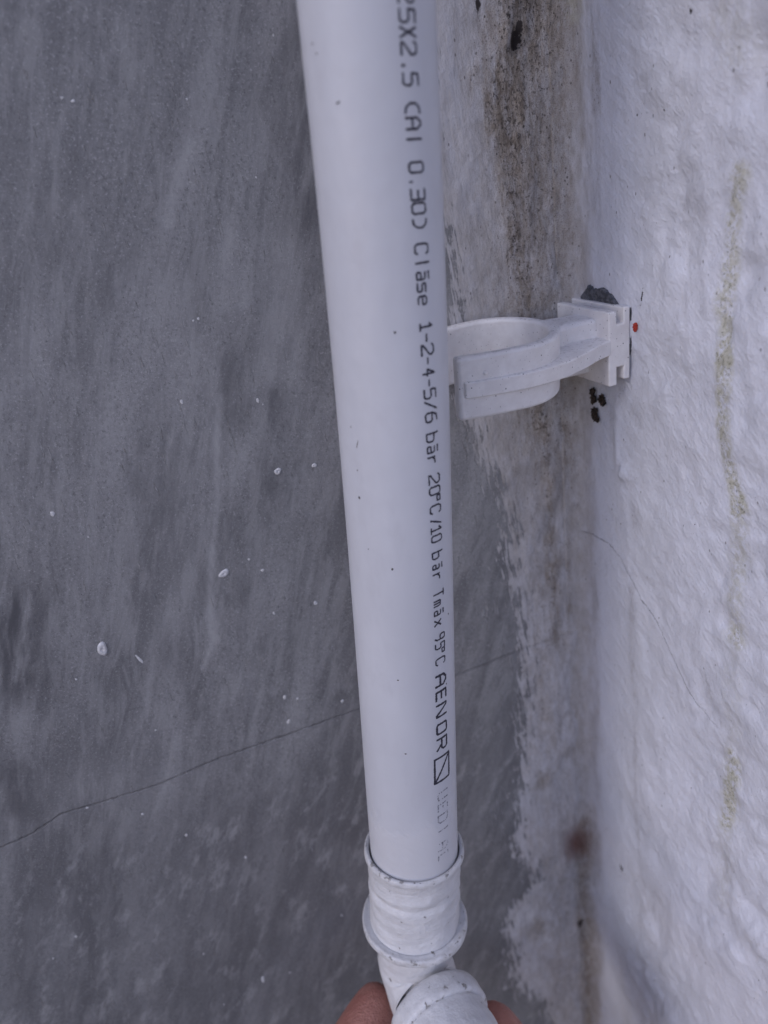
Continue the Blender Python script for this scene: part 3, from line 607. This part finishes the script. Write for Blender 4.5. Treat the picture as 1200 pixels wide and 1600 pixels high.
# ring and arms
def ring_poly(r_in, r_out, ext, flare=0.0):
    o, i_ = [], []
    for k in range(-26, 27):
        a = math.pi/2*k/26*1.0; o.append((AC-r_out*math.cos(a), YC+r_out*math.sin(a))); i_.append((AC-r_in*math.cos(a), YC+r_in*math.sin(a)))
    L_out = [(AC+ext*q, YC-(r_out-1.9*q*q)) for q in (.35, .7, 1.0)]; L_in = [(AC+ext*q, YC-(r_in-2.3*q*q)) for q in (1.0, .7, .35)]
    poly = list(reversed(L_out)) + o + [(AC+(x-AC)*.7, 2*YC-y) for x, y in L_out] + [(AC+(x-AC)*.7, 2*YC-y) for x, y in L_in] + list(reversed(i_)) + list(reversed([(x, y) for x, y in L_in]))
    return poly
ring = adopt(extr('ring', ring_poly(12.9, 15.9, 18.2), Z0, Z1, clip, 1.0, 5), clip)
# mid flange: thicker band on the outside of both arms running straight back to the base
def web(sgn):
    ro = 17.5; pts = [(AC+16.9, YC+sgn*(ro-2.5)), (AC+12, YC+sgn*(ro-1.4)), (AC+6, YC+sgn*(ro-.5)), (AC, YC+sgn*ro), (AC-6, YC+sgn*(ro-.6)), (AC-12, YC+sgn*(ro-1.8)), (AC-18, YC+sgn*(ro-4.2)), (AC-24, YC+sgn*(ro-6.8)), (5.5, YC+sgn*(ro-8.2)),
                      (5.5, YC+sgn*3), (AC-14.5, YC+sgn*3)] + [(AC-14.6*math.cos(a), YC+sgn*14.6*math.sin(a)) for a in (.4, .7, 1.0, 1.3, 1.57)] + [(AC+5, YC+sgn*14.4), (AC+16.9, YC+sgn*12.6)]
    o = adopt(extr('side_web', pts, ZM-1.9, ZM+2.3, clip, .45, 3), clip); return o
web(-1); web(1)
for o_ in clip.children:                                    # the ring sags a little towards the near side
    if o_.name.split('.')[0] in ('ring', 'side_web'):
        th_ = math.radians(4.5)
        for v_ in o_.data.vertices:
            y_, z_ = v_.co.y-YC*MM, v_.co.z-ZM*MM; k_ = min(1, max(0, (-v_.co.x/MM-6)/12)); a_ = th_*k_
            v_.co.y = YC*MM+y_*math.cos(a_)-z_*math.sin(a_); v_.co.z = ZM*MM+y_*math.sin(a_)+z_*math.cos(a_)
# moulding pip on the near arm
def ball(name, c, r, parent, mat, sc=(1, 1, 1)):
    bm = bmesh.new(); bmesh.ops.create_icosphere(bm, subdivisions=3, radius=r*MM)
    for v_ in bm.verts: v_.co = Vector([v_.co[k]*sc[k]+c[k]*MM for k in range(3)])
    me = bpy.data.meshes.new(name); bm.to_mesh(me); bm.free(); return link(name, me, None, mat)
adopt(ball('moulding_pip', (-(AC+11.5), YC-15.35, -47.6), .55, None, CLIP, (1, .8, 1.1)), clip)

# grey plaster plug, red speck and mud by the clip
chip = ragged('plaster_patch', [(912, 462), (925, 444), (930, 450), (945, 450), (960, 460), (972, 482), (950, 500), (920, 490)], 'w', .3, 1.0, DARKP, WW, 3, .25)
tag(ragged('red_speck', [(994, 508), (996, 503), (998.5, 507), (998, 514), (996.5, 518), (995, 512)], 'w', .35, .8, RED, WW, 4, .1))
ragged('base_edge_shadow', [(984, 482), (987, 480), (988, 520), (987, 545), (983, 560)], 'w', .02, .15, DARKP, WW, 5, .15)  # thin dark sliver standing in for the shadow at the edge of the base
def mud(name, lumps, seed):
    bm = bmesh.new(); r = random.Random(seed)
    for (px, py, a, b_) in lumps:
        c = on_wall(px, py, 'w', -1.0); q = bmesh.ops.create_icosphere(bm, subdivisions=3, radius=1)
        for v_ in q['verts']:
            f = 1+.42*2*float(vnoise(np.array(v_.co.x*2.1+seed+px), np.array(v_.co.z*2.1+v_.co.y*2+py), seed))+.3*2*float(vnoise(np.array(v_.co.x*5.3+px), np.array(v_.co.z*5.3+v_.co.y*4), seed+3))
            v_.co = Vector(((c[0]+v_.co.x*.9*f)*MM, (c[1]+v_.co.y*a*f)*MM, (c[2]+v_.co.z*b_*f)*MM))
    me = bpy.data.meshes.new(name); bm.to_mesh(me); bm.free(); return link(name, me, None, MUD)
m1 = mud('mud_clump', [(926, 612, .7, 1.3), (927, 624, 1.0, 1.3), (929, 650, 1.4, 1.3), (928, 641, .9, .9), (932, 655, .9, .8)], 2)
tag(m1, 'longer crumbly dark brown mud clump on the white wall below the clip', 'mud')
m2 = mud('mud_clump', [(940, 624, 1.0, 1.3), (942, 630, .8, .8)], 6)
tag(m2, 'small round dark brown mud lump on the white wall, right of the longer clump', 'mud')

# ---------------------------------------------------------------- hand
M = Mat('skin'); co = M.coord()
c = M.mix(M.ramp(M.noise(co, .09, 4, .6), .35, .65), (.36, .15, .115), (.43, .20, .155)); c = M.mix(M.ramp(M.noise(co, 1.2, 4, .7), .45, .7, 0, .3), c, (.28, .10, .085))
M.set('Base Color', c); M.set('Roughness', .5); M.set('Subsurface Weight', .12); M.b.inputs['Subsurface Radius'].default_value = (.004, .0015, .001)
M.set('Normal', M.bump(M.math('ADD', M.noise(M.coord(rot=(0, -.9, 0), sc=(1, 1, .22)), .55, 4, .6), M.math('MULTIPLY', M.voro(co, 2.2), .35)), .6, .0009)); SKIN = M.m
def hand():
    J = [((-100, -150, -330), 24, 21), ((-96, -120, -312), 27, 19)]   # wrist, heel of palm
    E_ = [(0, 1)]
    def chain(root, pts):
        prev = root
        for p, r in pts: J.append((p, r, r)); E_.append((prev, len(J)-1)); prev = len(J)-1
    J.append(((-94, -95, -295), 26, 15)); E_.append((1, 2))
    chain(1, [((-122, -92, -285), 14), ((-136, -66, -264), 12), ((-119, -47, -248.5), 10.2), ((-103, -36, -243), 8.2), ((-97, -32, -242), 6.2)])          # thumb
    chain(2, [((-72, -82, -286), 10.5), ((-64, -64, -266), 9.2), ((-70, -55, -250), 8.6), ((-74, -53, -240.5), 7.3)])                                    # index
    chain(2, [((-84, -68, -290), 10.2), ((-76, -44, -285), 9.2), ((-74, -30, -273), 8.4), ((-80, -28, -266), 7.2)])
    chain(2, [((-98, -66, -294), 10), ((-98, -42, -290), 9), ((-96, -30, -280), 8), ((-98, -32, -272), 6.8)])
    chain(2, [((-110, -72, -298), 9), ((-113, -52, -296), 7.8), ((-112, -42, -287), 7), ((-112, -44, -280), 6)])
    me = bpy.data.meshes.new('person'); me.from_pydata([tuple(q*MM for q in j[0]) for j in J], E_, []); o = bpy.data.objects.new('person', me); COL.objects.link(o); me.materials.append(SKIN)
    sk = o.modifiers.new('skin', 'SKIN'); sk.use_smooth_shade = True
    for v_, j in zip(me.skin_vertices[0].data, J): v_.radius = (j[1]*MM, j[2]*MM)
    me.skin_vertices[0].data[0].use_root = True
    sb = o.modifiers.new('sub', 'SUBSURF'); sb.levels = 2; sb.render_levels = 2
    return o
tag(hand(), 'bare hand gripping the painted elbow from below, thumb on the left side', 'person')
